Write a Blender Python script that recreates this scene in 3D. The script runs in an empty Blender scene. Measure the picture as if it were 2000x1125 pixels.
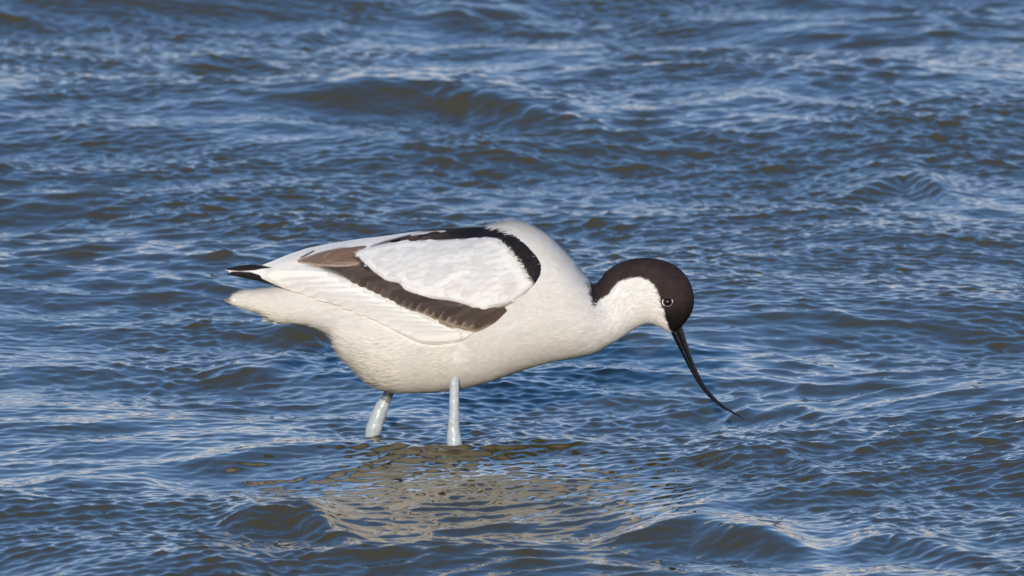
import bpy, math
import numpy as np
from mathutils import Vector

# ------------------------------------------------------------------ camera, sky, sun
S = 0.0004                 # metres per photograph pixel at the bird
DIST = 12.0
DEP = math.radians(8.0)   # downward look of the long lens
WATER_PY = 857.0
scene = bpy.context.scene
C = scene.collection
FWD = np.array([0.0, math.cos(DEP), -math.sin(DEP)])
UP = np.array([0.0, math.sin(DEP), math.cos(DEP)])
P0 = np.array([0.0, 0.0, (WATER_PY - 562.5) * S / math.cos(DEP)])
CAM = P0 - FWD * DIST
K = S / DIST

cam_data = bpy.data.cameras.new("camera")
cam_data.sensor_width = 36.0
cam_data.lens = 36.0 * DIST / (2000 * S)
cam_data.clip_start = 0.5
cam_data.clip_end = 5000.0
cam_data.dof.use_dof = True
cam_data.dof.focus_distance = DIST - 0.03
cam_data.dof.aperture_fstop = 28.0
cam = bpy.data.objects.new("camera", cam_data)
cam.location = CAM
cam.rotation_euler = (math.pi / 2 - DEP, 0, 0)
C.objects.link(cam)
scene.camera = cam

SUN_EL = math.radians(15.0)
SUN_AZ = math.radians(-5.0)     # seen from the bird: behind the camera, a little to its left
sun_dir = Vector((math.sin(SUN_AZ) * math.cos(SUN_EL), -math.cos(SUN_AZ) * math.cos(SUN_EL), math.sin(SUN_EL)))
world = bpy.data.worlds.new("World")
scene.world = world
world.use_nodes = True
wn = world.node_tree
for n in list(wn.nodes):
    wn.nodes.remove(n)
sky = wn.nodes.new("ShaderNodeTexSky")
sky.sky_type = 'NISHITA'
sky.sun_disc = False
sky.sun_elevation = SUN_EL
sky.sun_rotation = math.atan2(sun_dir.x, sun_dir.y)
sky.air_density = 1.0
sky.dust_density = 0.3
sky.ozone_density = 2.6
bg = wn.nodes.new("ShaderNodeBackground")
bg.inputs["Strength"].default_value = 0.15
out = wn.nodes.new("ShaderNodeOutputWorld")
sky.altitude = 900
tint = wn.nodes.new("ShaderNodeMix"); tint.data_type = 'RGBA'; tint.blend_type = 'MULTIPLY'
tint.inputs["Factor"].default_value = 1.0
tint.inputs["B"].default_value = (1.72, 1.36, 1.58, 1)
gam = wn.nodes.new("ShaderNodeGamma"); gam.inputs["Gamma"].default_value = 0.58
hsv = wn.nodes.new("ShaderNodeHueSaturation"); hsv.inputs["Saturation"].default_value = 1.68
wn.links.new(sky.outputs[0], gam.inputs[0]); wn.links.new(gam.outputs[0], hsv.inputs["Color"])
wn.links.new(hsv.outputs[0], tint.inputs["A"])
wn.links.new(tint.outputs["Result"], bg.inputs[0])
wn.links.new(bg.outputs[0], out.inputs[0])

sl = bpy.data.lights.new("sun", 'SUN')
sl.energy = 3.05
sl.angle = math.radians(0.5)
sl.color = (1.0, 0.92, 0.79)
so = bpy.data.objects.new("sun", sl)
so.rotation_euler = sun_dir.to_track_quat('Z', 'Y').to_euler()
so.location = (0, -3, 6)
C.objects.link(so)

scene.view_settings.view_transform = 'Standard'
scene.view_settings.look = 'None'
scene.view_settings.exposure = 0.30
scene.view_settings.gamma = 1.0
scene.view_settings.use_curve_mapping = False
scene.cycles.max_bounces = 6
scene.cycles.use_denoising = True

rng = np.random.default_rng(7)

# ------------------------------------------------------------------ numeric helpers
def place(px, py, y):
    """Point at depth y (metres) of the bird's own side plane coordinates."""
    px = np.asarray(px, float); py = np.asarray(py, float); y = np.asarray(y, float)
    rx = (px - 1000.0) * K
    u = (562.5 - py) * K
    ry = FWD[1] + UP[1] * u
    rz = FWD[2] + UP[2] * u
    t = (y - CAM[1]) / ry
    return np.stack(np.broadcast_arrays(rx * t, y + 0 * t, CAM[2] + rz * t), -1)

def side(P):
    """Side-view coordinates of a point; both flanks share them."""
    v = np.stack([P[..., 0], -np.abs(P[..., 1]), P[..., 2]], -1) - CAM
    t = v @ FWD
    return 1000 + v[..., 0] / t / K, 562.5 - (v @ UP) / t / K

def hash2(ix, iy, seed):
    h = (ix.astype(np.int64) * 374761393 + iy.astype(np.int64) * 668265263 + seed * 1442695041) & 0xFFFFFFFF
    h = ((h ^ (h >> 13)) * 1274126177) & 0xFFFFFFFF
    h = (h ^ (h >> 16)) & 0xFFFFFFFF
    return h / 4294967295.0 * 2 - 1

def vnoise(x, y, seed=0):
    x = np.asarray(x, float); y = np.asarray(y, float)
    ix = np.floor(x); iy = np.floor(y)
    fx = x - ix; fy = y - iy
    fx = fx * fx * fx * (fx * (fx * 6 - 15) + 10)
    fy = fy * fy * fy * (fy * (fy * 6 - 15) + 10)
    ix = ix.astype(np.int64); iy = iy.astype(np.int64)
    a = hash2(ix, iy, seed); b = hash2(ix + 1, iy, seed)
    c = hash2(ix, iy + 1, seed); d = hash2(ix + 1, iy + 1, seed)
    return (a * (1 - fx) + b * fx) * (1 - fy) + (c * (1 - fx) + d * fx) * fy

def fbm(x, y, seed=0, octs=3):
    r = 0; a = 1.0; t = 0
    for o in range(octs):
        r = r + a * vnoise(x * 2 ** o, y * 2 ** o, seed + 17 * o); t += a; a *= 0.5
    return r / t

def smooth(e0, e1, v):
    t = np.clip((v - e0) / (e1 - e0), 0, 1)
    return t * t * (3 - 2 * t)

def poly_sd(px, py, poly, nearest=False):
    """Signed distance to a closed polygon, positive inside."""
    poly = np.asarray(poly, float)
    shp = px.shape
    x = px.ravel(); y = py.ravel()
    best = np.full(x.shape, 1e9); inside = np.zeros(x.shape, bool)
    bx = x.copy(); by = y.copy()
    n = len(poly)
    for i in range(n):
        ax, ay = poly[i]; cx, cy = poly[(i + 1) % n]
        dx, dy = cx - ax, cy - ay
        L = dx * dx + dy * dy + 1e-12
        t = np.clip(((x - ax) * dx + (y - ay) * dy) / L, 0, 1)
        qx = ax + t * dx; qy = ay + t * dy
        d = np.hypot(x - qx, y - qy)
        m = d < best
        best = np.where(m, d, best); bx = np.where(m, qx, bx); by = np.where(m, qy, by)
        if ay != cy:
            cond = ((ay > y) != (cy > y)) & (x < dx * (y - ay) / (cy - ay) + ax)
            inside ^= cond
    sd = np.where(inside, best, -best).reshape(shp)
    if nearest:
        return sd, bx.reshape(shp), by.reshape(shp)
    return sd

def smooth_poly(pts, n=6):
    """Closed Catmull-Rom through the points."""
    p = np.asarray(pts, float); m = len(p); o = []
    for i in range(m):
        a, b, c, d = p[i - 1], p[i], p[(i + 1) % m], p[(i + 2) % m]
        for k in range(n):
            t = k / n
            o.append(0.5 * ((2 * b) + (c - a) * t + (2 * a - 5 * b + 4 * c - d) * t * t + (3 * b - a - 3 * c + d) * t ** 3))
    return np.array(o)

def pchip(xk, yk, x):
    """Monotone cubic interpolation along columns."""
    xk = np.asarray(xk, float); yk = np.asarray(yk, float); x = np.asarray(x, float)
    if yk.ndim == 1:
        yk = yk[:, None]; flat = True
    else:
        flat = False
    h = np.diff(xk)[:, None]; dl = np.diff(yk, axis=0) / h
    m = np.zeros_like(yk)
    m[0] = dl[0]; m[-1] = dl[-1]
    same = dl[1:] * dl[:-1] > 0
    w1 = 2 * h[1:] + h[:-1]; w2 = h[1:] + 2 * h[:-1]
    with np.errstate(divide='ignore', invalid='ignore'):
        hm = (w1 + w2) / (w1 / dl[:-1] + w2 / dl[1:])
    m[1:-1] = np.where(same, hm, 0)
    i = np.clip(np.searchsorted(xk, x, side='right') - 1, 0, len(xk) - 2)
    hh = h[i]; t = ((x - xk[i])[:, None]) / hh
    t = np.clip(t, 0, 1)
    r = (yk[i] * (1 + 2 * t) * (1 - t) ** 2 + m[i] * hh * t * (1 - t) ** 2
         + yk[i + 1] * t * t * (3 - 2 * t) + m[i + 1] * hh * t * t * (t - 1))
    return r[:, 0] if flat else r

def catmull(xk, yk, x):
    xk = np.asarray(xk, float); yk = np.asarray(yk, float)
    m = np.gradient(yk, xk, axis=0)
    i = np.clip(np.searchsorted(xk, x, side='right') - 1, 0, len(xk) - 2)
    hh = (xk[i + 1] - xk[i])[:, None]; t = (x - xk[i])[:, None] / hh
    return (yk[i] * (1 + 2 * t) * (1 - t) ** 2 + m[i] * hh * t * (1 - t) ** 2
            + yk[i + 1] * t * t * (3 - 2 * t) + m[i + 1] * hh * t * t * (t - 1))

# ------------------------------------------------------------------ mesh helpers
def build(name, verts, quads, mat, parent=None, tris=None, col=None, smooth_shade=True):
    me = bpy.data.meshes.new(name)
    verts = np.asarray(verts, np.float32).reshape(-1, 3)
    quads = np.asarray(quads, np.int32).reshape(-1, 4) if quads is not None and len(quads) else np.zeros((0, 4), np.int32)
    tris = np.asarray(tris, np.int32).reshape(-1, 3) if tris is not None and len(tris) else np.zeros((0, 3), np.int32)
    nl = quads.size + tris.size; nf = len(quads) + len(tris)
    me.vertices.add(len(verts)); me.vertices.foreach_set("co", verts.ravel())
    me.loops.add(nl); me.loops.foreach_set("vertex_index", np.concatenate([quads.ravel(), tris.ravel()]))
    starts = np.concatenate([np.arange(len(quads)) * 4, quads.size + np.arange(len(tris)) * 3]).astype(np.int32)
    me.polygons.add(nf); me.polygons.foreach_set("loop_start", starts)
    me.polygons.foreach_set("use_smooth", np.full(nf, smooth_shade))
    me.update(calc_edges=True)
    if col is not None:
        ca = me.color_attributes.new("plumage", 'FLOAT_COLOR', 'POINT')
        c4 = np.ones((len(verts), 4), np.float32); c4[:, :3] = col
        ca.data.foreach_set("color", c4.ravel())
    me.validate()
    me.materials.append(mat)
    o = bpy.data.objects.new(name, me)
    C.objects.link(o)
    if parent is not None:
        o.parent = parent
    return o

def grid_quads(nu, nv, wrap_v=False):
    i = np.arange(nu - 1)[:, None]; j = np.arange(nv if wrap_v else nv - 1)[None, :]
    j2 = (j + 1) % nv
    a = i * nv + j; b = i * nv + j2; c = (i + 1) * nv + j2; d = (i + 1) * nv + j
    return np.stack([a, b, c, d], -1).reshape(-1, 4)

def normals_of(V):
    """Vertex normals of a (nu,nv,3) grid."""
    du = np.gradient(V, axis=0); dv = np.gradient(V, axis=1)
    n = np.cross(du, dv)
    return n / (np.linalg.norm(n, axis=-1, keepdims=True) + 1e-12), du, dv

def tube(path, ra, rb, side_axis, segs=16, caps=True):
    """Tapered tube: ra across in-plane, rb along side_axis."""
    path = np.asarray(path, float); n = len(path)
    t = np.gradient(path, axis=0); t /= np.linalg.norm(t, axis=1, keepdims=True)
    sa = np.asarray(side_axis, float); sa = sa - (t @ sa)[:, None] * t
    sa /= np.linalg.norm(sa, axis=1, keepdims=True)
    up = np.cross(t, sa)
    th = np.linspace(0, 2 * math.pi, segs, endpoint=False)
    V = path[:, None] + up[:, None] * (np.cos(th)[None, :, None] * np.asarray(ra)[:, None, None]) + sa[:, None] * (np.sin(th)[None, :, None] * np.asarray(rb)[:, None, None])
    Q = grid_quads(n, segs, True); T = []
    verts = V.reshape(-1, 3)
    if caps:
        verts = np.vstack([verts, path[0], path[-1]])
        k = len(verts)
        for j in range(segs):
            T.append((k - 2, (j + 1) % segs, j))
            T.append((k - 1, (n - 1) * segs + j, (n - 1) * segs + (j + 1) % segs))
    return verts, Q, np.array(T).reshape(-1, 3)

def merge(parts):
    vs, qs, ts, cs = [], [], [], []; o = 0
    for p in parts:
        v, q, t = p[0], p[1], p[2]
        vs.append(v)
        if q is not None and len(q): qs.append(np.asarray(q) + o)
        if t is not None and len(t): ts.append(np.asarray(t) + o)
        if len(p) > 3: cs.append(p[3])
        o += len(v)
    return (np.vstack(vs), np.vstack(qs) if qs else None, np.vstack(ts) if ts else None, np.vstack(cs) if cs else None)

# ------------------------------------------------------------------ materials
def new_mat(name):
    m = bpy.data.materials.new(name); m.use_nodes = True
    nt = m.node_tree
    return m, nt, nt.nodes["Principled BSDF"]

def feather_material():
    m, nt, p = new_mat("feathers")
    a = nt.nodes.new("ShaderNodeAttribute"); a.attribute_name = "plumage"
    tc = nt.nodes.new("ShaderNodeTexCoord")
    mp = nt.nodes.new("ShaderNodeMapping"); mp.inputs["Scale"].default_value = (130, 400, 420); mp.inputs["Rotation"].default_value = (0, math.radians(8), 0)
    nz = nt.nodes.new("ShaderNodeTexNoise"); nz.inputs["Scale"].default_value = 1.0; nz.inputs["Detail"].default_value = 4.0
    nt.links.new(tc.outputs["Object"], mp.inputs[0]); nt.links.new(mp.outputs[0], nz.inputs["Vector"])
    bp = nt.nodes.new("ShaderNodeBump"); bp.inputs["Strength"].default_value = 0.06; bp.inputs["Distance"].default_value = 0.002
    nt.links.new(nz.outputs["Fac"], bp.inputs["Height"])
    nt.links.new(bp.outputs[0], p.inputs["Normal"])
    nt.links.new(a.outputs["Color"], p.inputs["Base Color"])
    p.inputs["Roughness"].default_value = 0.75
    p.inputs["Specular IOR Level"].default_value = 0.18
    p.inputs["Subsurface Weight"].default_value = 0.25
    p.inputs["Subsurface Radius"].default_value = (1.0, 0.8, 0.65)
    p.inputs["Subsurface Scale"].default_value = 0.002
    return m

def plain_mat(name, col, rough, spec=0.5, noise=0.0, nscale=300.0, bump=0.0, coat=0.0):
    m, nt, p = new_mat(name)
    p.inputs["Roughness"].default_value = rough
    p.inputs["Specular IOR Level"].default_value = spec
    p.inputs["Coat Weight"].default_value = coat
    tc = nt.nodes.new("ShaderNodeTexCoord")
    nz = nt.nodes.new("ShaderNodeTexNoise"); nz.inputs["Scale"].default_value = nscale; nz.inputs["Detail"].default_value = 3.0
    nt.links.new(tc.outputs["Object"], nz.inputs["Vector"])
    cr = nt.nodes.new("ShaderNodeValToRGB")
    c = np.array(col)
    cr.color_ramp.elements[0].position = 0.3; cr.color_ramp.elements[1].position = 0.7
    cr.color_ramp.elements[0].color = (*np.clip(c * (1 - noise), 0, 1), 1)
    cr.color_ramp.elements[1].color = (*np.clip(c * (1 + noise), 0, 1), 1)
    nt.links.new(nz.outputs["Fac"], cr.inputs[0]); nt.links.new(cr.outputs[0], p.inputs["Base Color"])
    if bump:
        bp = nt.nodes.new("ShaderNodeBump"); bp.inputs["Strength"].default_value = bump; bp.inputs["Distance"].default_value = 0.001
        nt.links.new(nz.outputs["Fac"], bp.inputs["Height"]); nt.links.new(bp.outputs[0], p.inputs["Normal"])
    return m

# ------------------------------------------------------------------ water
def water_material():
    m, nt, p = new_mat("water")
    p.inputs["Base Color"].default_value = (0.066, 0.051, 0.014, 1)
    p.inputs["Roughness"].default_value = 0.018
    p.inputs["IOR"].default_value = 1.40
    p.inputs["Specular IOR Level"].default_value = 1.0
    return m

def axis(lo, hi, step, far_lo, far_hi, grow=1.10):
    mid = np.arange(lo, hi + step / 2, step)
    a = [mid[-1]]; s = step
    while a[-1] < far_hi:
        s *= grow; a.append(a[-1] + s)
    b = [mid[0]]; s = step
    while b[-1] > far_lo:
        s *= grow; b.append(b[-1] - s)
    return np.concatenate([np.array(b[1:])[::-1], mid, np.array(a[1:])])

def ground_at(px, py, z=0.0):
    """Point at height z met by looking along a photograph pixel."""
    rx = (px - 1000.0) * K; u = (562.5 - py) * K
    ry = FWD[1] + UP[1] * u; rz = FWD[2] + UP[2] * u
    t = (z - CAM[2]) / rz
    return rx * t, CAM[1] + ry * t

WAVELETS = [
    ([(500, 180), (640, 168), (760, 172), (860, 192), (1010, 216), (1110, 245), (1200, 270)], 0.014, 0.055, 0.16),
    ([(350, 112), (430, 108), (540, 130)], 0.009, 0.04, 0.10),
    ([(1640, 335), (1760, 308), (1870, 335)], 0.010, 0.04, 0.10),
    ([(320, 888), (460, 868), (600, 862), (760, 872), (960, 880)], 0.0055, 0.03, 0.07),
    ([(890, 862), (1000, 852), (1180, 876)], 0.006, 0.03, 0.08),
    ([(450, 1000), (540, 990), (680, 1025)], 0.011, 0.040, 0.09),
    ([(1200, 1025), (1330, 1005), (1500, 1030), (1600, 1050)], 0.014, 0.045, 0.12),
    ([(1640, 1055), (1740, 1035), (1900, 1070)], 0.009, 0.04, 0.10),
    ([(-60, 1120), (180, 1100), (420, 1098), (560, 1120)], 0.012, 0.05, 0.12),
    ([(1400, 890), (1470, 878), (1600, 912)], 0.008, 0.035, 0.08),
    ([(1440, 782), (1510, 772), (1590, 790)], 0.006, 0.03, 0.07),
    ([(60, 945), (170, 935), (330, 962)], 0.008, 0.04, 0.09),
    ([(420, 712), (500, 690), (590, 715)], 0.006, 0.03, 0.08),
    ([(540, 640), (600, 630), (660, 652)], 0.007, 0.03, 0.07),
    ([(840, 5), (930, -2), (1060, 15)], 0.008, 0.05, 0.12),
    ([(560, 45), (620, 32), (700, 50)], 0.006, 0.04, 0.10),
]

def make_water():
    xs = axis(-0.64, 0.64, 0.0017, -400, 400, 1.03)
    ys = axis(-0.95, 3.2, 0.0025, -60, 900)
    X, Y = np.meshgrid(xs, ys, indexing='ij')
    X = X.astype(np.float32); Y = Y.astype(np.float32)
    sp = np.maximum(np.gradient(xs)[:, None], np.gradient(ys)[None, :] * 0.62).astype(np.float32)
    near = sp < 0.03
    # slow bending so crests are not ruled lines
    WX = X + 0.05 * fbm(X * 2.3, Y * 1.6, 3, 2).astype(np.float32)
    WY = Y + 0.09 * fbm(X * 1.9 + 9, Y * 1.3, 5, 2).astype(np.float32)
    H = np.zeros_like(X); DX = np.zeros_like(X); DY = np.zeros_like(X)
    r = np.random.default_rng(21)
    def band(n, l0, l1, spread, slope, chop, mod=None, lobe=0.0, way=0):
        nonlocal H, DX, DY
        lam = np.exp(r.uniform(math.log(l0), math.log(l1), n))
        ang = np.radians(-90.0 + lobe * (r.choice([-1, 1], n) if way == 0 else way) + r.normal(0, spread, n))
        ph = r.uniform(0, 2 * math.pi, n)
        k = 2 * math.pi / lam
        amp = slope * math.sqrt(2.0 / n) / k
        for i in range(n):
            f = np.clip(lam[i] / (3 * sp) - 1, 0, 1)
            msk = f > 0
            if not msk.any():
                continue
            cx, cy = math.cos(ang[i]), math.sin(ang[i])
            a = k[i] * (cx * WX[msk] + cy * WY[msk]) + ph[i]
            w = amp[i] * f[msk]
            if mod is not None:
                w = w * mod[msk]
            H[msk] += w * np.cos(a)
            s = w * chop * np.sin(a)
            DX[msk] -= cx * s; DY[msk] -= cy * s
    cgx, cgy = ground_at(990.0, 935.0)
    calm = (1 - 0.62 * np.exp(-((X - cgx) / 0.17) ** 2 - ((Y - cgy) / 0.16) ** 2)).astype(np.float32)
    sel = fbm(X * 3.0 + 2, Y * 1.5, 91, 2)
    pa = smooth(-0.25, 0.25, sel).astype(np.float32); pb = np.sqrt(np.maximum(1 - pa * pa, 0)).astype(np.float32)
    band(16, 0.55, 1.3, 18, 0.032, 0.9)
    band(26, 0.20, 0.50, 22, 0.056, 1.1, calm, 20)
    m1 = (1.0 + 0.7 * fbm(X * 3.1, Y * 1.4, 11, 3)).astype(np.float32) * calm
    band(30, 0.07, 0.18, 16, 0.058, 1.1, m1 * pa, 34, 1)
    band(30, 0.07, 0.18, 16, 0.058, 1.1, m1 * pb, 34, -1)
    m2 = (0.48 + 1.4 * smooth(-0.3, 0.45, fbm(X * 4.0 + 3, Y * 1.7, 23, 3))).astype(np.float32) * calm
    band(44, 0.028, 0.065, 24, 0.072, 0.9, m2 * pa, 38, 1)
    band(44, 0.028, 0.065, 24, 0.072, 0.9, m2 * pb, 38, -1)
    m3 = (0.65 + 1.3 * smooth(-0.25, 0.45, fbm(X * 5.0 + 7, Y * 2.1, 31, 3))).astype(np.float32)
    band(54, 0.010, 0.026, 36, 0.105, 0.8, m3 * pa, 42, 1)
    band(54, 0.010, 0.026, 36, 0.105, 0.8, m3 * pb, 42, -1)
    # single steeper wavelets: crest line (photograph pixels), height, front and back reach
    for crest, A, wf, wb in WAVELETS:
        crest = np.array(crest, float)
        gx, gy = ground_at(crest[:, 0], crest[:, 1], A)
        o = np.argsort(gx); gx = gx[o]; gy = gy[o]
        Lx = gx[-1] - gx[0]
        yc = np.interp(WX - 0.02, gx, gy) + 0.02 * vnoise(X * 14, Y * 3, 51)
        s = yc - Y                       # towards the viewer
        env = smooth(-0.02, 0.30 * Lx, X - gx[0]) * smooth(-0.02, 0.30 * Lx, gx[-1] - X)
        h = A * env * np.where(s > 0, np.exp(-(s / wf) ** 2), np.exp(-(np.abs(s) / wb) ** 1.6))
        h = h - 0.25 * A * env * np.exp(-((s - 2.1 * wf) / wf) ** 2)
        H += np.where(near, h, 0).astype(np.float32)
    # water climbing the legs, with small rings round them
    for lx, ly in (((887 - 1000) * S, -76 * S), ((731 - 1000) * S, 76 * S)):
        d = np.hypot(X + DX - lx, (Y + DY - ly))
        k_ = np.unravel_index(np.argmin(d), d.shape)
        H -= ((H[k_] + 0.0028) * np.exp(-(d / 0.05) ** 2)).astype(np.float32)
        H += (0.0022 * np.exp(-np.maximum(d - 0.005, 0) / 0.004) + 0.0017 * np.cos(2 * math.pi * d / 0.017) * np.exp(-d / 0.035)).astype(np.float32)
    V = np.stack([X + DX, Y + DY, H], -1)
    o = build("water", V.reshape(-1, 3), grid_quads(len(xs), len(ys)), water_material())
    o["kind"] = "structure"
    return o

make_water()

# ------------------------------------------------------------------ bird: body
feathers = feather_material()
bird = bpy.data.objects.new("wading_bird", None)
C.objects.link(bird)
bird["label"] = "black and white wading bird with a thin upturned black bill stooping over rippled blue water"
bird["category"] = "bird"

WHITE = np.array([0.76, 0.72, 0.655])
PANEL = np.array([0.70, 0.665, 0.615])
BLACK = np.array([0.012, 0.010, 0.011])
CAP = np.array([0.030, 0.019, 0.017])
BROWN = np.array([0.075, 0.052, 0.042])
WARM = np.array([0.19, 0.115, 0.08])
TAN = np.array([0.40, 0.30, 0.22])

# stations: back point, belly point, half width (photograph pixels)
ST = np.array([
    (437, 584.5, 437, 587, 2), (447, 580.5, 447, 592, 7), (460, 573.5, 460, 596, 12), (476, 567.5, 476, 602, 20), (512, 563, 512, 614, 31), (545, 559, 545, 628, 38), (580, 555, 580, 632, 45),
    (622, 543, 622, 643, 54), (650, 530, 650, 662, 62), (676, 518, 676, 703, 74), (700, 508, 702, 728, 84),
    (730, 497, 730, 750, 94), (780, 482, 778, 765, 104), (830, 471, 828, 766, 110), (880, 462, 880, 762, 114),
    (930, 450, 932, 751, 116), (972, 436, 985, 735, 115), (1005, 433, 1035, 717, 112), (1035, 441, 1078, 706, 108),
    (1065, 457, 1112, 700, 101), (1095, 483, 1142, 694, 92), (1122, 512, 1168, 686, 80), (1145, 541, 1192, 673, 66),
    (1160, 556, 1213, 660, 55), (1172, 546, 1229, 649, 49), (1186, 530, 1242, 641, 46), (1207, 515, 1254, 635, 44),
    (1236, 506, 1265, 632, 43), (1270, 504, 1275, 633, 43), (1302, 511, 1284, 637, 42), (1328, 526, 1292, 641, 40),
    (1347, 550, 1299, 645, 36), (1355, 577, 1304, 648, 31), (1354, 600, 1308, 650, 25), (1346, 619, 1311, 650, 18),
    (1337, 631, 1314, 650, 12), (1331, 638, 1317, 650, 7)], float)

def ring_params():
    d = np.concatenate([[0], np.cumsum(np.hypot(np.diff((ST[:, 0] + ST[:, 2]) / 2), np.diff((ST[:, 1] + ST[:, 3]) / 2)) + 4)])
    u = np.linspace(0, d[-1], 520)
    return catmull(d, ST, u)

RP = ring_params()
NSEG = 256

def body_surface():
    T = place(RP[:, 0], RP[:, 1], 0.0); B = place(RP[:, 2], RP[:, 3], 0.0)
    c = (T + B) / 2; h = (T - B) / 2
    th = np.linspace(0, 2 * math.pi, NSEG, endpoint=False)
    co, si = np.cos(th), np.sin(th)
    e = 2 / 2.15
    cs = np.sign(co) * np.abs(co) ** e; ss = np.sign(si) * np.abs(si) ** e
    V = c[:, None] + h[:, None] * cs[None, :, None]
    V[..., 1] += (RP[:, 4] * S)[:, None] * ss[None, :]
    return V

WING = [(438, 527), (452, 523), (470, 519), (490, 517), (512, 518), (530, 511), (547, 504), (565, 497), (600, 485), (640, 477), (700, 467), (760, 460), (800, 454),
        (870, 446), (934, 442), (969, 443), (999, 453), (1027, 474), (1050, 498), (1060, 517), (1059, 536), (1046, 558), (1031, 573), (992, 596),
        (976, 605), (953, 620), (934, 634), (921, 652), (905, 664), (880, 670), (854, 673), (824, 671), (789, 655), (764, 640), (720, 620), (690, 607),
        (655, 592), (601, 577), (548, 562), (505, 549), (471, 542), (442, 536), (450, 531)]
CAP_POLY = smooth_poly([(1160, 600), (1170, 586), (1186, 577), (1197, 563), (1208, 551), (1228, 543), (1250, 542), (1268, 549), (1281, 562),
            (1287, 578), (1290, 592), (1296, 608), (1301, 624), (1306, 638), (1312, 648), (1340, 690), (1420, 660), (1420, 470), (1150, 470), (1152, 545)])

def body_colour(px, py):
    jx = 2.2 * fbm(px / 7, py / 5, 41, 2); jy = 2.2 * fbm(px / 6, py / 7, 43, 2)
    cap = smooth(-2.4, 2.4, poly_sd(px + jx, py + jy, CAP_POLY))
    base = WHITE * (1 + 0.04 * fbm(px / 30, py / 14, 47, 3))[..., None]
    # faint buff wash on the lower belly, vent and tail end
    buff = smooth(640, 760, py) * (1 - smooth(1050, 1200, px)) + 0.8 * smooth(640, 520, px)
    base = base * (1 - 0.10 * np.clip(buff, 0, 1)[..., None] * np.array([0.3, 0.6, 1.1]))
    tip = smooth(458, 444, px) * smooth(592, 586, py)
    capc = CAP * (1.05 + 0.45 * fbm(px / 8, py / 8, 49, 3))[..., None]
    face = (smooth(570, 630, py) * smooth(1285, 1305, px))[..., None]
    capc = capc * (1.08 - 0.9 * face)
    r = base * (1 - cap[..., None]) + capc * cap[..., None]
    return r * (1 - 0.75 * tip[..., None])

def tufts(P, N, D, L, W, lift, colour, droop=None):
    """Tapered barbs lying along D over a surface; two quads and a tip each."""
    n = len(P)
    side_v = np.cross(N, D); side_v /= np.linalg.norm(side_v, axis=1, keepdims=True) + 1e-9
    ts = np.array([0.0, 0.45, 0.8, 1.0]); wd = np.array([0.55, 1.0, 0.6, 0.0])
    verts = []
    for t, w in zip(ts, wd):
        c = P + D * (L * t)[:, None] + N * (lift * math.sin(t * 1.7) )[:, None]
        if w > 0:
            verts.append(c - side_v * (W * w * 0.5)[:, None]); verts.append(c + side_v * (W * w * 0.5)[:, None])
        else:
            verts.append(c)
    V = np.stack(verts, 1)              # n,7,3
    o = (np.arange(n) * 7)[:, None]
    Q = np.concatenate([o + np.array([[0, 1, 3, 2]]), o + np.array([[2, 3, 5, 4]])], 0)
    T = o + np.array([[4, 5, 6]])
    return V.reshape(-1, 3), Q, T, np.repeat(colour, 7, axis=0)

def unit(v):
    return v / (np.linalg.norm(v, axis=-1, keepdims=True) + 1e-12)

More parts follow.
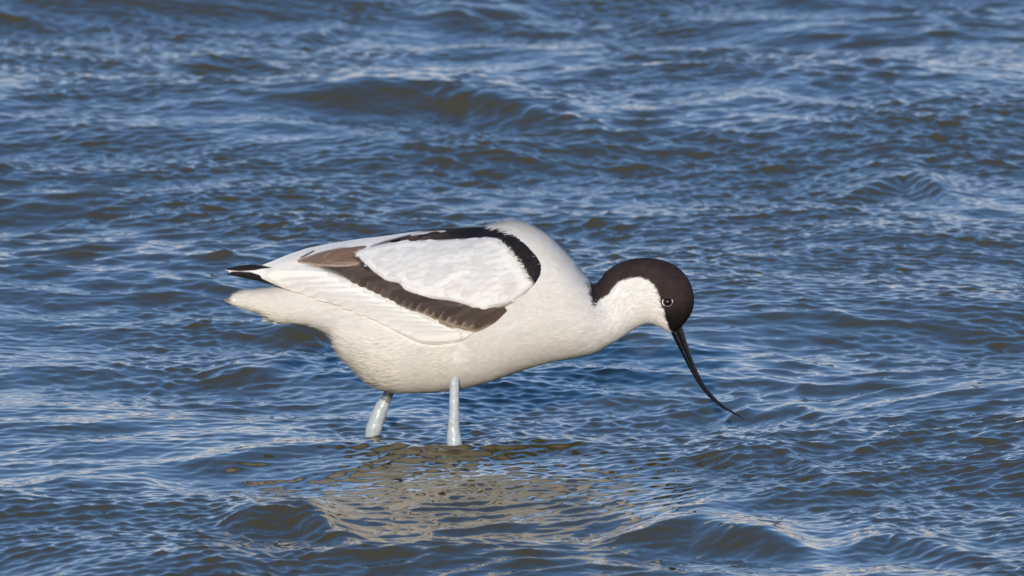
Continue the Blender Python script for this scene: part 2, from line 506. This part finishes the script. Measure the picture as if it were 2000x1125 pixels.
def make_body():
    V = body_surface()
    nu, nv = V.shape[:2]
    # soft relief of overlapping feather tracts
    dV = np.roll(V, -1, 1) - np.roll(V, 1, 1); du = np.gradient(V, axis=0)
    N = unit(np.cross(dV, du))
    cen = V.mean(1, keepdims=True)
    if ((V - cen) * N).sum() < 0: N = -N
    px, py = side(V)
    rel = 1.4 * fbm(px / 30, py / 17, 61, 3) + 0.35 * fbm(px / 9, py / 6, 63, 2)
    amp = S * np.clip(smooth(444, 560, px) * (1 - 0.6 * smooth(1150, 1250, px)), 0, 1)
    thigh = 6.0 * np.exp(-((px - 888) / 22) ** 2 - ((py - 706) / 26) ** 2) * S
    V = V + N * (rel * amp + thigh)[..., None]
    px, py = side(V)
    col = body_colour(px, py)
    verts = V.reshape(-1, 3); Q = grid_quads(nu, nv, True)
    k = len(verts)
    verts = np.vstack([verts, V[0].mean(0), V[-1].mean(0)])
    j = np.arange(nv); j2 = (j + 1) % nv
    T = np.concatenate([np.stack([np.full(nv, k), j2, j], 1), np.stack([np.full(nv, k + 1), (nu - 1) * nv + j, (nu - 1) * nv + j2], 1)])
    cols = np.vstack([col.reshape(-1, 3), col[0].mean(0), col[-1].mean(0)])
    # barbs
    r = np.random.default_rng(5)
    area = np.linalg.norm(np.cross(du, dV), axis=-1).ravel(); area /= area.sum()
    idx = r.choice(nu * nv, 60000, p=area)
    P = V.reshape(-1, 3)[idx]; Nn = N.reshape(-1, 3)[idx]
    D = -unit(du.reshape(-1, 3)[idx])
    pxi = px.ravel()[idx]; pyi = py.ravel()[idx]
    # feathers hang a little and wander
    g = np.array([0, 0, -1.0]) * (0.25 * smooth(1150, 900, pxi))[:, None]
    D = D + g + r.normal(0, 0.16, P.shape); D -= (D * Nn).sum(1, keepdims=True) * Nn; D = unit(D)
    headf = smooth(1130, 1210, pxi); rump = smooth(800, 650, pxi)
    L = (r.uniform(10, 22, len(P)) * (1 - 0.62 * headf) + 6 * rump) * S
    W = r.uniform(1.2, 2.6, len(P)) * (1 - 0.45 * headf) * S
    lift = (r.uniform(0.2, 0.55, len(P)) * (1 - 0.6 * headf) + 0.6 * rump * r.random(len(P))) * S
    vent = smooth(820, 760, pxi) * smooth(560, 640, pxi) * smooth(635, 670, pyi)
    mant = smooth(930, 960, pxi) * smooth(1070, 1035, pxi) * smooth(475, 455, pyi)
    L = L + (12 * vent + 5 * mant) * S
    lift = lift + (0.6 * vent * r.random(len(P)) ** 2 + 1.6 * mant * r.random(len(P))) * S
    under = smooth(640, 560, pxi) * smooth(605, 622, pyi) * smooth(500, 520, pxi)
    D = unit(D + Nn * ((0.26 * vent + 0.15 * mant + 0.22 * under) * r.random(len(P)) ** 2)[:, None])
    cc = col.reshape(-1, 3)[idx] * r.uniform(0.97, 1.02, len(P))[:, None]
    keep = (pxi > 470) & ~((pxi > 1325) & (pyi > 612)) & (poly_sd(pxi, pyi, WING) < np.where(pxi > 960, 3.0, np.where((pxi > 895) & (pyi > 590), 3, -4)))
    tv = tufts(P[keep] - Nn[keep] * 0.1 * S, Nn[keep], D[keep], L[keep], W[keep], lift[keep], cc[keep])
    # short feathers hanging over the top of the near shank
    th = np.flatnonzero(((np.abs(px - 889) < 17) & (py > 712) & (py < 733) & (np.abs(V[..., 1] + 76 * S) < 30 * S)).ravel())
    ti = r.choice(th, 110)
    Pt = V.reshape(-1, 3)[ti]; Nt = N.reshape(-1, 3)[ti]
    Dt = np.array([-0.35, 0.0, -1.0]) + r.normal(0, 0.14, Pt.shape); Dt -= (Dt * Nt).sum(1, keepdims=True) * Nt; Dt = unit(unit(Dt) + 0.12 * Nt)
    tw = tufts(Pt, Nt, Dt, r.uniform(5, 11, len(ti)) * S, r.uniform(0.9, 1.8, len(ti)) * S, r.uniform(0, 0.6, len(ti)) * S, col.reshape(-1, 3)[ti])
    v, q, t, c = merge([(verts, Q, T, cols), tv, tw])
    return build("body", v, q, feathers, bird, t, c), V

body_obj, BODY_V = make_body()

# ------------------------------------------------------------------ bird: folded wings
PANEL_P = smooth_poly([(696, 494), (708, 487), (722, 483), (755, 474), (791, 468), (842, 468), (888, 466), (930, 464), (966, 463), (985, 474), (1000, 488), (1014, 504), (1027, 523), (1038, 542),
         (1044, 556), (1031, 571), (992, 593), (953, 603), (930, 603), (911, 595), (881, 587), (865, 585), (828, 580), (795, 569), (780, 553), (754, 547), (726, 526), (705, 506)], 4)
BROWN_P = [(600, 516), (640, 512), (693, 500), (720, 500), (760, 530), (800, 555), (850, 570), (930, 590), (990, 588), (1036, 566), (1036, 572), (992, 596), (972, 606), (950, 620), (934, 632), (919, 646),
           (905, 645), (872, 637), (846, 621), (809, 607), (777, 594), (756, 579), (724, 568), (704, 558), (676, 544), (644, 531)]
BAND_P = smooth_poly([(722, 482), (750, 471), (784, 462), (842, 447), (890, 444), (934, 442), (969, 444), (999, 455), (1027, 475), (1050, 499), (1059, 517), (1058, 535), (1046, 556), (1036, 545),
          (1022, 520), (1006, 498), (988, 478), (966, 464), (930, 466), (888, 468), (842, 470), (791, 469), (760, 474)], 4)
TERT_A = smooth_poly([(633, 503), (650, 491), (680, 484), (716, 480), (704, 494), (700, 511), (672, 514), (648, 512)], 4)
TERT_B = smooth_poly([(580, 509), (606, 499), (634, 490), (676, 483), (700, 488), (704, 512), (680, 519), (633, 519), (606, 516)], 4)
PRIM_A = [(436, 527), (452, 522), (470, 518), (492, 516), (512, 518), (533, 523), (512, 525), (498, 528), (469, 530)]
PRIM_B = [(438, 536), (454, 530), (488, 531), (507, 537), (512, 544), (531, 553), (556, 564), (591, 574.5), (622, 582), (640, 584), (652, 591), (601, 580), (548, 566), (505, 553), (471, 545)]
INNER = [(585, 503), (600, 495), (612, 489), (616, 490), (604, 497), (592, 503)]
STRIPE = [(800, 457), (819, 453.5), (868, 450), (872, 452.5), (830, 457), (804, 460.5)]
SEC_P = [(505, 530), (560, 505), (640, 480), (705, 480), (720, 520), (780, 590), (905, 645), (908, 664), (854, 673), (824, 671), (789, 655), (720, 620), (655, 592), (560, 563), (510, 545)]
# wing envelope: top, bottom, half width
EN = np.array([(430, 522, 541, 6), (470, 517, 546, 11), (500, 514, 556, 16), (540, 504, 580, 26), (580, 490, 612, 42), (620, 480, 645, 60), (660, 472, 682, 76), (700, 465, 716, 90), (740, 460, 744, 101),
               (780, 455, 760, 109), (830, 448, 767, 115), (880, 443, 764, 119), (930, 439, 752, 121), (985, 438, 735, 119.5), (1030, 445, 717, 113), (1070, 462, 706, 104), (1110, 490, 700, 90)], float)

def wing_depth(px, py):
    e = catmull(EN[:, 0], EN[:, 1:], px.ravel())
    top, bot, hw = [q.reshape(px.shape) for q in e.T]
    c = (top + bot) / 2; h = (bot - top) / 2
    y = 0.8 * hw
    for _ in range(40):
        u = np.clip(np.abs((py - y * math.sin(DEP) - c) / h), 0, 0.999)
        p = np.where(py - y * math.sin(DEP) < c, 1.7, 2.15)
        g = hw * (1 - u ** p) ** (1 / p)
        y = 0.6 * y + 0.4 * g
    return y

def body_depth_map(gx, gy):
    """Depth (pixels) of the body's near flank over a side-view grid."""
    x, y = side(BODY_V); dep = -BODY_V[..., 1] / S
    m = dep > -2
    st = gx[1] - gx[0]
    ix = np.round((x[m] - gx[0]) / st).astype(int); iy = np.round((y[m] - gy[0]) / st).astype(int)
    ok = (ix >= 0) & (ix < len(gx)) & (iy >= 0) & (iy < len(gy))
    M = np.full((len(gx), len(gy)), -1.0)
    np.maximum.at(M, (ix[ok], iy[ok]), dep[m][ok])
    for _ in range(6):                     # close small holes, then soften
        p = np.pad(M, 1, mode='edge')
        nb = np.max([p[:-2, 1:-1], p[2:, 1:-1], p[1:-1, :-2], p[1:-1, 2:]], 0)
        M = np.where(M < 0, nb, M)
    M = np.maximum(M, 0)
    for _ in range(10):
        p = np.pad(M, 1, mode='edge')
        M = (p[:-2, 1:-1] + p[2:, 1:-1] + p[1:-1, :-2] + p[1:-1, 2:] + 2 * M) / 6
    return M

def mix(a, b, t):
    return a * (1 - t[..., None]) + b * t[..., None]

def wing_layers(px, py):
    """Height (pixels) and colour of the overlapping feather tracts."""
    # feather-tip scallops: displace the look-up along the feather run
    run = np.array([-0.93, 0.36])
    a = px * run[0] + py * run[1]; b = px * run[1] - py * run[0]
    j = 1.9 * vnoise(b / 8, a / 40, 71) + 0.8 * vnoise(b / 2.6, a / 14, 73)
    qx = px + run[0] * j; qy = py + run[1] * j
    hgt = np.zeros(px.shape); col = np.zeros(px.shape + (3,)) + WHITE * 1.0
    col = col * (1 + 0.05 * fbm(px / 40, py / 6, 75, 3))[..., None]
    def lay(poly, hh, c, soft=1.3, edge=4.0, x=qx, y=qy):
        nonlocal hgt, col
        sd = poly_sd(x, y, poly)
        k = smooth(-soft, soft, sd)
        hgt = hgt * (1 - 0) + hh * smooth(-0.5, edge, sd)
        col = mix(col, c, k)
        return sd
    def shade(c, sc=0.12, lx=34, ly=3.2, seed=77):
        return c * (1 + sc * vnoise(a / lx, b / ly, seed) + sc * vnoise(a / 12, b / 1.6, seed + 2))[..., None]
    lay(SEC_P, 2.0, shade(WHITE, 0.035))
    lay(PRIM_B, 0.6, shade(BLACK, 0.2), 0.9, 2.0, px, py)
    lay(PRIM_A, 1.0, shade(BLACK, 0.2), 0.9, 2.0, px, py)
    lay(INNER, 0.5, shade(BROWN, 0.2), 0.9, 2.0, px, py)
    sdB = poly_sd(qx, qy, BROWN_P)
    # pale tips under the darker feathers along the lower edge of the brown tract
    fr = vnoise(b / 9.0, a / 60, 81)
    tanm = smooth(9 + 4 * fr, 2, sdB) * smooth(-1.5, 1.0, sdB) * smooth(745, 800, px) * smooth(560, 590, py)
    c = shade(BROWN, 0.16, 26, 5.0, 83)
    lines = smooth(0.55, 0.9, np.abs(vnoise(b / 7.5, a / 90, 85)))
    c = mix(c, TAN * 0.55, 0.45 * lines)
    c = mix(c, TAN, 0.65 * tanm)
    c = mix(c, BROWN * 0.55, smooth(700, 640, px) * 0.6)
    hgt = hgt + 2.2 * smooth(-0.5, 4.5, sdB)
    soft = 1.4 + 7.0 * smooth(720, 640, px)
    col = mix(col, c, smooth(-1, 1, sdB / soft))
    s2 = lay(TERT_B, 1.4, shade(WARM * 0.75 + TAN * 0.12, 0.10), 2.2, 4.0)
    col = mix(col, TAN * 1.3, 0.6 * smooth(3.5, 0.5, np.abs(s2 - 1.0)) * smooth(500, 512, py))
    s3 = lay(TERT_A, 1.8, shade(WARM, 0.12), 1.0, 3.5, px, py)
    col = mix(col, TAN * 1.3, 0.4 * smooth(1.8, 0.4, np.abs(s3 - 0.8)) * np.maximum(smooth(650, 642, px), smooth(505, 509, py)))
    col = mix(col, BLACK * 2 + 0 * col, 0.8 * smooth(9, 0, np.abs(poly_sd(px, py, PANEL_P) + 4)) * smooth(735, 715, px) * smooth(498, 506, py))  # shadow round the white panel's rear tip, painted into the brown
    lay(PANEL_P, 2.6, shade(PANEL, 0.045, 26, 6.0, 87), 1.2, 6.0, px + 0.22 * (qx - px), py + 0.22 * (qy - py))
    bc = mix(shade(BLACK, 0.3), BROWN * 0.75 + 0 * col, smooth(930, 800, px))
    fz = 5.0 * smooth(960, 985, px)
    jj = vnoise(px / 1.7, py / 1.5, 91) * 0.8 * fz
    lay(BAND_P, 1.0, bc, 2.4, 4.0, px + jj, py - jj * 0.6)
    col = mix(col, WHITE + 0 * col, 0.85 * smooth(-1, 1, poly_sd(px, py, STRIPE)))
    # gentle swelling of single coverts
    pan = smooth(-2, 8, poly_sd(px, py, PANEL_P))
    hgt = hgt + pan * (0.9 * vnoise(a / 44, b / 16, 93) + 0.15 * vnoise(a / 20, b / 7, 95)) + 0.35 * vnoise(a / 40, b / 4.0, 97)
    return hgt, col

def make_wing(sign):
    step = 1.25
    gx = np.arange(432, 1066, step); gy = np.arange(436, 680, step)
    PX, PY = np.meshgrid(gx, gy, indexing='ij')
    poly = np.array(WING, float)
    # ragged outline of feather ends on the lower, trailing edge
    sd, nx, ny = poly_sd(PX, PY, poly, True)
    valid = sd > -step * 1.05
    snap = valid & (sd < 0)
    PX = np.where(snap, nx, PX); PY = np.where(snap, ny, PY)
    sd = np.where(snap, 0, sd)
    d = wing_depth(PX, PY)
    hgt, col = wing_layers(PX, PY)
    # the wing rises clear of the flank along its lower edge, tucks under the breast at the front
    front = smooth(985, 1030, PX)
    bd = body_depth_map(gx, gy) + 2.2
    d = np.maximum(d, bd) + 2.0 * np.exp(-np.abs(d - bd) / 4.0)
    rise = (0.3 + 1.6 * smooth(0, 14, sd)) * (1 - front) - 4.5 * front * smooth(6, 0, sd)
    dep = (d + hgt * (1 - 0.5 * front) * smooth(0, 30, d) + rise * smooth(0, 20, d)) * S
    P = place(PX, PY, -dep)
    ids = -np.ones(PX.shape, int); ids[valid] = np.arange(valid.sum())
    q = np.stack([ids[:-1, :-1], ids[1:, :-1], ids[1:, 1:], ids[:-1, 1:]], -1).reshape(-1, 4)
    q = q[(q >= 0).all(1)]
    verts = P[valid]; cols = col[valid]
    n0 = len(verts)
    # inner face a little nearer the body, so the wing has thickness
    inner = verts.copy(); inner[:, 1] = np.where(inner[:, 1] > -7 * S, 0.0, inner[:, 1] + 2.2 * S)
    qi = q[:, ::-1] + n0
    # rim
    e = np.concatenate([q[:, [0, 1]], q[:, [1, 2]], q[:, [2, 3]], q[:, [3, 0]]])
    key = np.sort(e, 1); kk = key[:, 0].astype(np.int64) * n0 + key[:, 1]
    u, ix, cnt = np.unique(kk, return_index=True, return_counts=True)
    be = e[ix[cnt == 1]]
    m0 = len(be); ar = np.arange(m0) + 2 * n0
    rim = np.stack([ar + m0, ar, ar + 2 * m0, ar + 3 * m0], 1)      # own vertices: a crisp edge
    rimv = np.vstack([verts[be[:, 0]], verts[be[:, 1]], inner[be[:, 0]], inner[be[:, 1]]])
    rimc = np.vstack([cols[be[:, 0]], cols[be[:, 1]]] * 2)
    base = (np.vstack([verts, inner, rimv]), np.vstack([q, qi, rim]), None, np.vstack([cols, cols, rimc]))
    # barbs over the tracts
    du = np.gradient(P, axis=0); dv = np.gradient(P, axis=1)
    N = unit(np.cross(dv, du)); N[N[..., 1] > 0] *= -1
    r = np.random.default_rng(11)
    vi = np.flatnonzero((valid & (sd > 2) & (PX > 520) & (poly_sd(PX, PY, PANEL_P) < 7)).ravel())
    idx = r.choice(vi, 22000)
    Pn = P.reshape(-1, 3)[idx]; Nn = N.reshape(-1, 3)[idx]
    D = np.array([-0.93, 0.0, -0.30]) + r.normal(0, 0.10, Pn.shape)
    D -= (D * Nn).sum(1, keepdims=True) * Nn; D = unit(D)
    pxi = PX.ravel()[idx]
    blackness = 1 - smooth(0.05, 0.3, col.reshape(-1, 3)[idx].mean(1))
    L = r.uniform(3.5, 9, len(idx)) * S * (1 - 0.35 * blackness); W = r.uniform(0.6, 1.3, len(idx)) * S
    lift = r.uniform(0.0, 0.3, len(idx)) * S
    cc = col.reshape(-1, 3)[idx] * r.uniform(0.93, 1.05, len(idx))[:, None]
    tv = tufts(Pn - Nn * 0.25 * S, Nn, D, L, W, lift, cc)
    v, qq, t, c = merge([base, tv])
    if sign > 0:
        v = v.copy(); v[:, 1] *= -1; v[:, 2] -= 2.0 * S; qq = qq[:, ::-1]; t = t[:, ::-1]
    w = build("wing", v, qq, feathers, bird, t, c)
    def blade(root, tip, width, l0, l1, colfn, arc=0.0, point=0.5):
        """One feather lying on the wing: root and tip in side-view pixels, lifted from l0 to l1 pixels."""
        n, m = 11, 5
        t_ = np.linspace(0, 1, n); s_ = np.linspace(-1, 1, m)
        root = np.asarray(root, float); tip = np.asarray(tip, float)
        ax = tip - root; nr = np.array([-ax[1], ax[0]]) / (np.hypot(*ax) + 1e-9)
        wd = width * np.minimum(1, 0.35 + t_ * 1.8) * np.sqrt(np.clip(1 - np.maximum(0, (t_ - point) / (1 - point)) ** 2.2, 0, 1))
        ctr = root + ax * t_[:, None] + nr * (arc * np.sin(t_ * math.pi))[:, None]
        g = ctr[:, None] + nr * (wd[:, None] * s_[None, :])[..., None]
        fx = np.clip((g[..., 0] - gx[0]) / step, 0, len(gx) - 1.001); fy = np.clip((g[..., 1] - gy[0]) / step, 0, len(gy) - 1.001)
        ix = fx.astype(int); iy = fy.astype(int); ux = fx - ix; uy = fy - iy
        dd = (dep[ix, iy] * (1 - ux) * (1 - uy) + dep[ix + 1, iy] * ux * (1 - uy) + dep[ix, iy + 1] * (1 - ux) * uy + dep[ix + 1, iy + 1] * ux * uy)
        lift = (l0 + (l1 - l0) * t_[:, None] + 0.35 * (1 - s_[None, :] ** 2)) * S
        Pt = place(g[..., 0], g[..., 1], -(dd + lift))
        cc = colfn(t_[:, None] + 0 * s_[None, :], s_[None, :] + 0 * t_[:, None])
        return Pt.reshape(-1, 3), grid_quads(n, m), None, cc.reshape(-1, 3)
    def finish(name, parts):
        v, q, t, c = merge(parts)
        if sign > 0:
            v = v.copy(); v[:, 1] *= -1; v[:, 2] -= 2.0 * S; q = q[:, ::-1]
        o = build(name, v, q, feathers, w, None, c)
        return o
    r = np.random.default_rng(19)
    def along(poly, t):
        poly = np.asarray(poly, float); d_ = np.concatenate([[0], np.cumsum(np.hypot(*np.diff(poly, axis=0).T))])
        return np.stack([np.interp(t * d_[-1], d_, poly[:, 0]), np.interp(t * d_[-1], d_, poly[:, 1])], -1)
    # brown greater coverts with pale fringes, each overlapping the one behind
    parts = []
    nb = 17
    for k in range(nb):
        t0 = k / (nb - 1)
        ro = along([(731, 535), (785, 570), (849, 588), (915, 606), (988, 603)], t0)
        ti = along([(684, 548), (732, 570), (788, 597), (850, 623), (914, 645)], t0) + r.normal(0, 1.2, 2)
        tone = 1 + 0.20 * r.normal(); pale = 0.25 + 0.75 * smooth(0.35, 0.75, t0)
        def cf(t_, s_, tone=tone, pale=pale):
            edge = np.maximum(smooth(0.86, 0.98, t_ + 0.10 * np.abs(s_) ** 2), smooth(0.72, 1.0, -s_) * smooth(0.3, 0.7, t_) * 0.7)
            return mix(BROWN * tone * (1.0 - 0.15 * smooth(0, 0.5, t_))[..., None], TAN * 0.9 + 0 * t_[..., None], pale * edge)
        parts.append(blade(ro, ti, 11.0 + 2 * t0, 0.1 + 0.0 * t0, 1.0, cf, 1.5))
    finish("brown_covert_feathers", parts)
    # white coverts in shingled rows
    parts = []
    cand = [(x_, y_) for x_ in np.arange(722, 1040, 19.0) for y_ in np.arange(474, 604, 13.0)]
    for x_, y_ in cand:
        p_ = np.array([x_, y_]) + r.normal(0, 2.4, 2)
        if poly_sd(np.array([p_[0]]), np.array([p_[1]]), PANEL_P)[0] < 5:
            continue
        a_ = math.radians(168 - 22 * smooth(480, 600, p_[1]) + r.normal(0, 6))
        L_ = r.uniform(34, 52)
        tp = p_ + L_ * np.array([math.cos(a_), math.sin(a_)])
        if poly_sd(np.array([tp[0]]), np.array([tp[1]]), PANEL_P)[0] < 3.0:
            continue
        tone = PANEL * (1 + 0.011 * r.normal()) * (1 + 0.008 * r.normal() * np.array([-1, 0, 1.0]))
        parts.append(blade(p_, tp, r.uniform(9, 13), -0.4, r.uniform(0.35, 0.6), lambda t_, s_, tone=tone: tone + 0 * t_[..., None], r.normal(0, 1)))
    finish("white_covert_feathers", parts)
    # long white flight feathers below the brown tract
    parts = []
    for k in range(13):
        t0 = k / 12
        ro = along([(640, 536), (700, 564), (780, 602), (850, 632), (915, 654)], t0)
        ti = along([(520, 533), (540, 556), (604, 574), (668, 594), (735, 624), (800, 654)], t0) + r.normal(0, 1.5, 2)
        tone = WHITE * (1 + 0.02 * r.normal())
        parts.append(blade(ro, ti, 11.0, 0.0, 0.9, lambda t_, s_, tone=tone: tone + 0 * t_[..., None], -2.0, 0.7))
    finish("white_flight_feathers", parts)
    # black shoulder feathers, browner to the rear
    parts = []
    for k in range(46):
        t0 = r.random()
        ro = along([(1046, 540), (1046, 508), (1024, 483), (994, 461), (940, 453), (870, 456), (800, 464)], t0) + r.normal(0, 3.0, 2) * np.array([1, 0.7])
        nx_ = along([(1046, 540), (1046, 508), (1024, 483), (994, 461), (940, 453), (870, 456), (800, 464), (740, 478)], min(1.0, t0 + 0.08))
        dr = nx_ - ro; dr = dr / (np.hypot(*dr) + 1e-9); dr = unit(dr + np.array([-0.55, 0.25]) * smooth(0.62, 0.2, t0))
        tp = ro + dr * r.uniform(16, 34) * (0.6 + 0.6 * smooth(0.2, 0.6, t0))
        if poly_sd(np.array([tp[0]]), np.array([tp[1]]), BAND_P)[0] < -7 or poly_sd(np.array([ro[0]]), np.array([ro[1]]), BAND_P)[0] < 1.5:
            continue
        base_ = BLACK * (1 - smooth(0.55, 0.9, t0)) + BROWN * 0.7 * smooth(0.55, 0.9, t0)
        tone = base_ * (1 + 0.3 * r.normal())
        parts.append(blade(ro, tp, r.uniform(2.5, 4.5), 0.2, r.uniform(0.7, 1.5), lambda t_, s_, tone=tone: np.maximum(tone, 0.004) + 0 * t_[..., None], 0, 0.35))
    finish("black_shoulder_feathers", parts)
    return w

for sgn in (-1, 1):
    make_wing(sgn)

# ------------------------------------------------------------------ bird: tail
def make_tail():
    r = np.random.default_rng(3); parts = []
    spec = [(438, 584.5, 0), (442, 587, -6), (445, 582, 6), (456, 592, -14), (458, 577, 5), (474, 599, 16), (494, 606, -22), (508, 611, 20), (510, 627, -12), (514, 622, 10), (520, 629, 6), (533, 631, -10)]
    for i, (tx, ty, yy) in enumerate(spec):
        root = np.array([600.0, 588 + 0.55 * (ty - 588)]); n = 24
        t = np.linspace(0, 1, n)
        cx = root[0] + (tx - root[0]) * t; cy = root[1] + (ty - root[1]) * t - 3 * np.sin(t * 3.1)
        yd = (yy * t * 1.0 + 0.4 * yy * (1 - t)) * S
        w = (7.0 * np.sqrt(np.clip(1 - ((t - 0.55) / 0.45) ** 2 * (t > 0.55), 0, 1)) + 0.4) * (0.6 + 0.4 * np.minimum(t * 4, 1))
        P = place(cx, cy, yd)
        m = 7; s = np.linspace(-1, 1, m)
        V = np.repeat(P[:, None], m, 1)
        V[..., 2] += s[None, :] * w[:, None] * S * 0.72
        V[..., 1] += (s[None, :] * w[:, None] * 0.9 - 1.2 * (1 - s[None, :] ** 2)) * S * (1 if i % 2 else -1)
        V2 = V.copy(); V2[..., 1] += 0.9 * S
        q = grid_quads(n, m)
        col = np.repeat((WHITE * np.array([0.95, 0.92, 0.86]) * (1 + 0.05 * r.normal()))[None], n * m, 0).reshape(n, m, 3)
        if i in (0, 1, 2):
            k = smooth(0.82, 0.98, t)[:, None] * np.ones(m)
            col = mix(col, np.array([0.10, 0.07, 0.06]) + 0 * col, k * 0.9)
        vv = np.vstack([V.reshape(-1, 3), V2.reshape(-1, 3)])
        parts.append((vv, np.vstack([q, q[:, ::-1] + n * m]), None, np.vstack([col.reshape(-1, 3)] * 2)))
    v, q, t, c = merge(parts)
    return build("tail", v, q, feathers, bird, t, c)

make_tail()

# ------------------------------------------------------------------ bird: bill, eyes, legs
def body_depth_at(px, py):
    """Depth of the near flank of the body under a side-view point."""
    x, y = side(BODY_V)
    near = (BODY_V[..., 1] < 0)
    d = np.where(near, (x - px) ** 2 + (y - py) ** 2, 1e9)
    k = np.unravel_index(np.argsort(d, axis=None)[:6], d.shape)
    return BODY_V[k][:, 1].mean()

bill_mat = plain_mat("wet_bill", (0.004, 0.004, 0.005), 0.17, 0.6, 0.3, 300, 0.35, 0.0)
bc = np.array([(1318, 634, 13.5), (1324, 650, 12.0), (1331, 668, 10.2), (1339, 687, 8.6), (1347, 706, 7.2), (1356, 725, 6.2), (1367, 745, 5.4), (1380, 764, 4.6), (1396, 781, 3.8), (1413, 795, 2.9),
               (1430, 805, 2.1), (1443, 812, 1.4), (1450, 816, 0.9), (1453, 819, 0.4)], float)
d = np.concatenate([[0], np.cumsum(np.hypot(np.diff(bc[:, 0]), np.diff(bc[:, 1])))])
bb = catmull(d, bc, np.linspace(0, d[-1], 90))
path = place(bb[:, 0], bb[:, 1], 0.0)
tg = unit(np.gradient(path, axis=0)); upv = np.cross(np.array([0, 1.0, 0]), tg)
if upv[10, 0] < 0: upv = -upv
R = bb[:, 2] * S
bv = tube(path + upv * (R * 0.36)[:, None], R * 0.66, R * 0.74, (0, 1, 0), 20)
bill = build("bill", bv[0], bv[1], bill_mat, bird, bv[2])
lv = tube(path - upv * (R * 0.42)[:, None], R * 0.60, R * 0.68, (0, 1, 0), 20)
build("lower_mandible", lv[0][:], lv[1], bill_mat, bill, lv[2])

eye_mat = plain_mat("dark_eye", (0.012, 0.006, 0.005), 0.22, 0.45, 0.2, 900, 0, 0.0)
ring_mat = plain_mat("eye_rim_feathers", (0.80, 0.77, 0.73), 0.8, 0.2, 0.15, 1500, 0.2)
def uv_sphere(c, rx, ry, rz, nu=24, nv=32):
    u = np.linspace(0, math.pi, nu); v = np.linspace(0, 2 * math.pi, nv, endpoint=False)
    V = np.stack([np.sin(u)[:, None] * np.cos(v), np.cos(u)[:, None] * np.ones(nv), np.sin(u)[:, None] * np.sin(v)], -1)
    V = V * np.array([rx, ry, rz]) + c
    return V.reshape(-1, 3), grid_quads(nu, nv, True)
ex, ey = 1304, 589.5
yd = body_depth_at(ex, ey)
for sgn in (1, -1):
    c = place(ex, ey, yd + 2.8 * S)
    v, q = uv_sphere(c, 8.6 * S, 8.0 * S, 8.2 * S)
    v[:, 1] *= sgn
    e = build("eye", v, q if sgn > 0 else q[:, ::-1], eye_mat, bird)
    a = np.linspace(math.radians(148), math.radians(392), 60)      # open ring, widest behind the eye
    wid = 0.15 + 1.5 * np.exp(-((a - math.radians(190)) / 0.55) ** 2) + 0.55 * np.exp(-((a - math.radians(372)) / 0.35) ** 2)
    rad = 9.3 + wid * 0.5
    ppx = ex + rad * np.cos(a); ppy = ey - rad * 0.95 * np.sin(a)
    yy = np.array([body_depth_at(x_, y_) for x_, y_ in zip(ppx, ppy)])
    ker = np.ones(9) / 9; yy = np.convolve(np.pad(yy, 4, mode='edge'), ker, 'valid')
    pth = place(ppx, ppy, yy - 1.6 * S)
    wid[0] = wid[-1] = 0.2
    rv = tube(pth, np.minimum(wid, 1.0) * S, wid * S * 1.0, (0, 1, 0), 10)
    vv = rv[0].copy(); vv[:, 1] *= sgn
    build("eye_ring", vv, rv[1] if sgn > 0 else rv[1][:, ::-1], ring_mat, e, rv[2] if sgn > 0 else rv[2][:, ::-1])

leg_mat = plain_mat("blue_grey_leg_skin", (0.42, 0.465, 0.475), 0.33, 0.5, 0.12, 330, 0.35, 0.1)
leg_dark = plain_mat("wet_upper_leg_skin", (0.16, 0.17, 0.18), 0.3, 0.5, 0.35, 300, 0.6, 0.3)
def leg(pts, y, mat):
    p = np.array(pts, float)
    d = np.concatenate([[0], np.cumsum(np.hypot(np.diff(p[:, 0]), np.diff(p[:, 1])))])
    u = np.linspace(0, d[-1], 90)
    w = catmull(d, p, u)
    P = place(w[:, 0], w[:, 1], y * S)
    k = 1 + 0.05 * fbm(u / 12, u * 0 + p[0, 0], 5, 2)
    v = tube(P, w[:, 2] * S * k, w[:, 2] * S * 0.9 * k, (0, 1, 0), 20)
    # knuckled skin
    n = fbm(v[0][:, 0] / S / 8 + v[0][:, 1] / S / 5, v[0][:, 2] / S / 9, 7, 3)
    vv = v[0].copy(); vv[:, 1] -= 1.0 * n * S
    return vv, v[1], v[2]
nl = leg([(889, 690, 11), (889, 722, 9.5), (888, 745, 9.2), (887, 775, 9.4), (887, 805, 10.2), (886, 832, 11.6), (886, 852, 13.6), (888, 868, 15.5), (890, 884, 14.5), (893, 902, 11), (896, 935, 9), (900, 990, 9)], -76, leg_mat)
build("leg", nl[0], nl[1], leg_mat, bird, nl[2])
fl = leg([(752, 783, 11), (748, 790, 12.2), (742, 803, 14.0), (735, 822, 15.5), (730, 838, 15.5), (726, 852, 14), (722, 872, 11), (716, 905, 9), (708, 960, 9)], 76, leg_mat)
fo = build("leg", fl[0], fl[1], leg_mat, bird, fl[2])
fs = leg([(775, 735, 10), (764, 757, 10.0), (757, 772, 10.2), (750, 787, 10.6), (746, 795, 10.0)], 76, leg_dark)
build("shank", fs[0], fs[1], leg_dark, fo, fs[2])
fo["label"] = "rear leg raked backwards, its upper shank dark and wet"
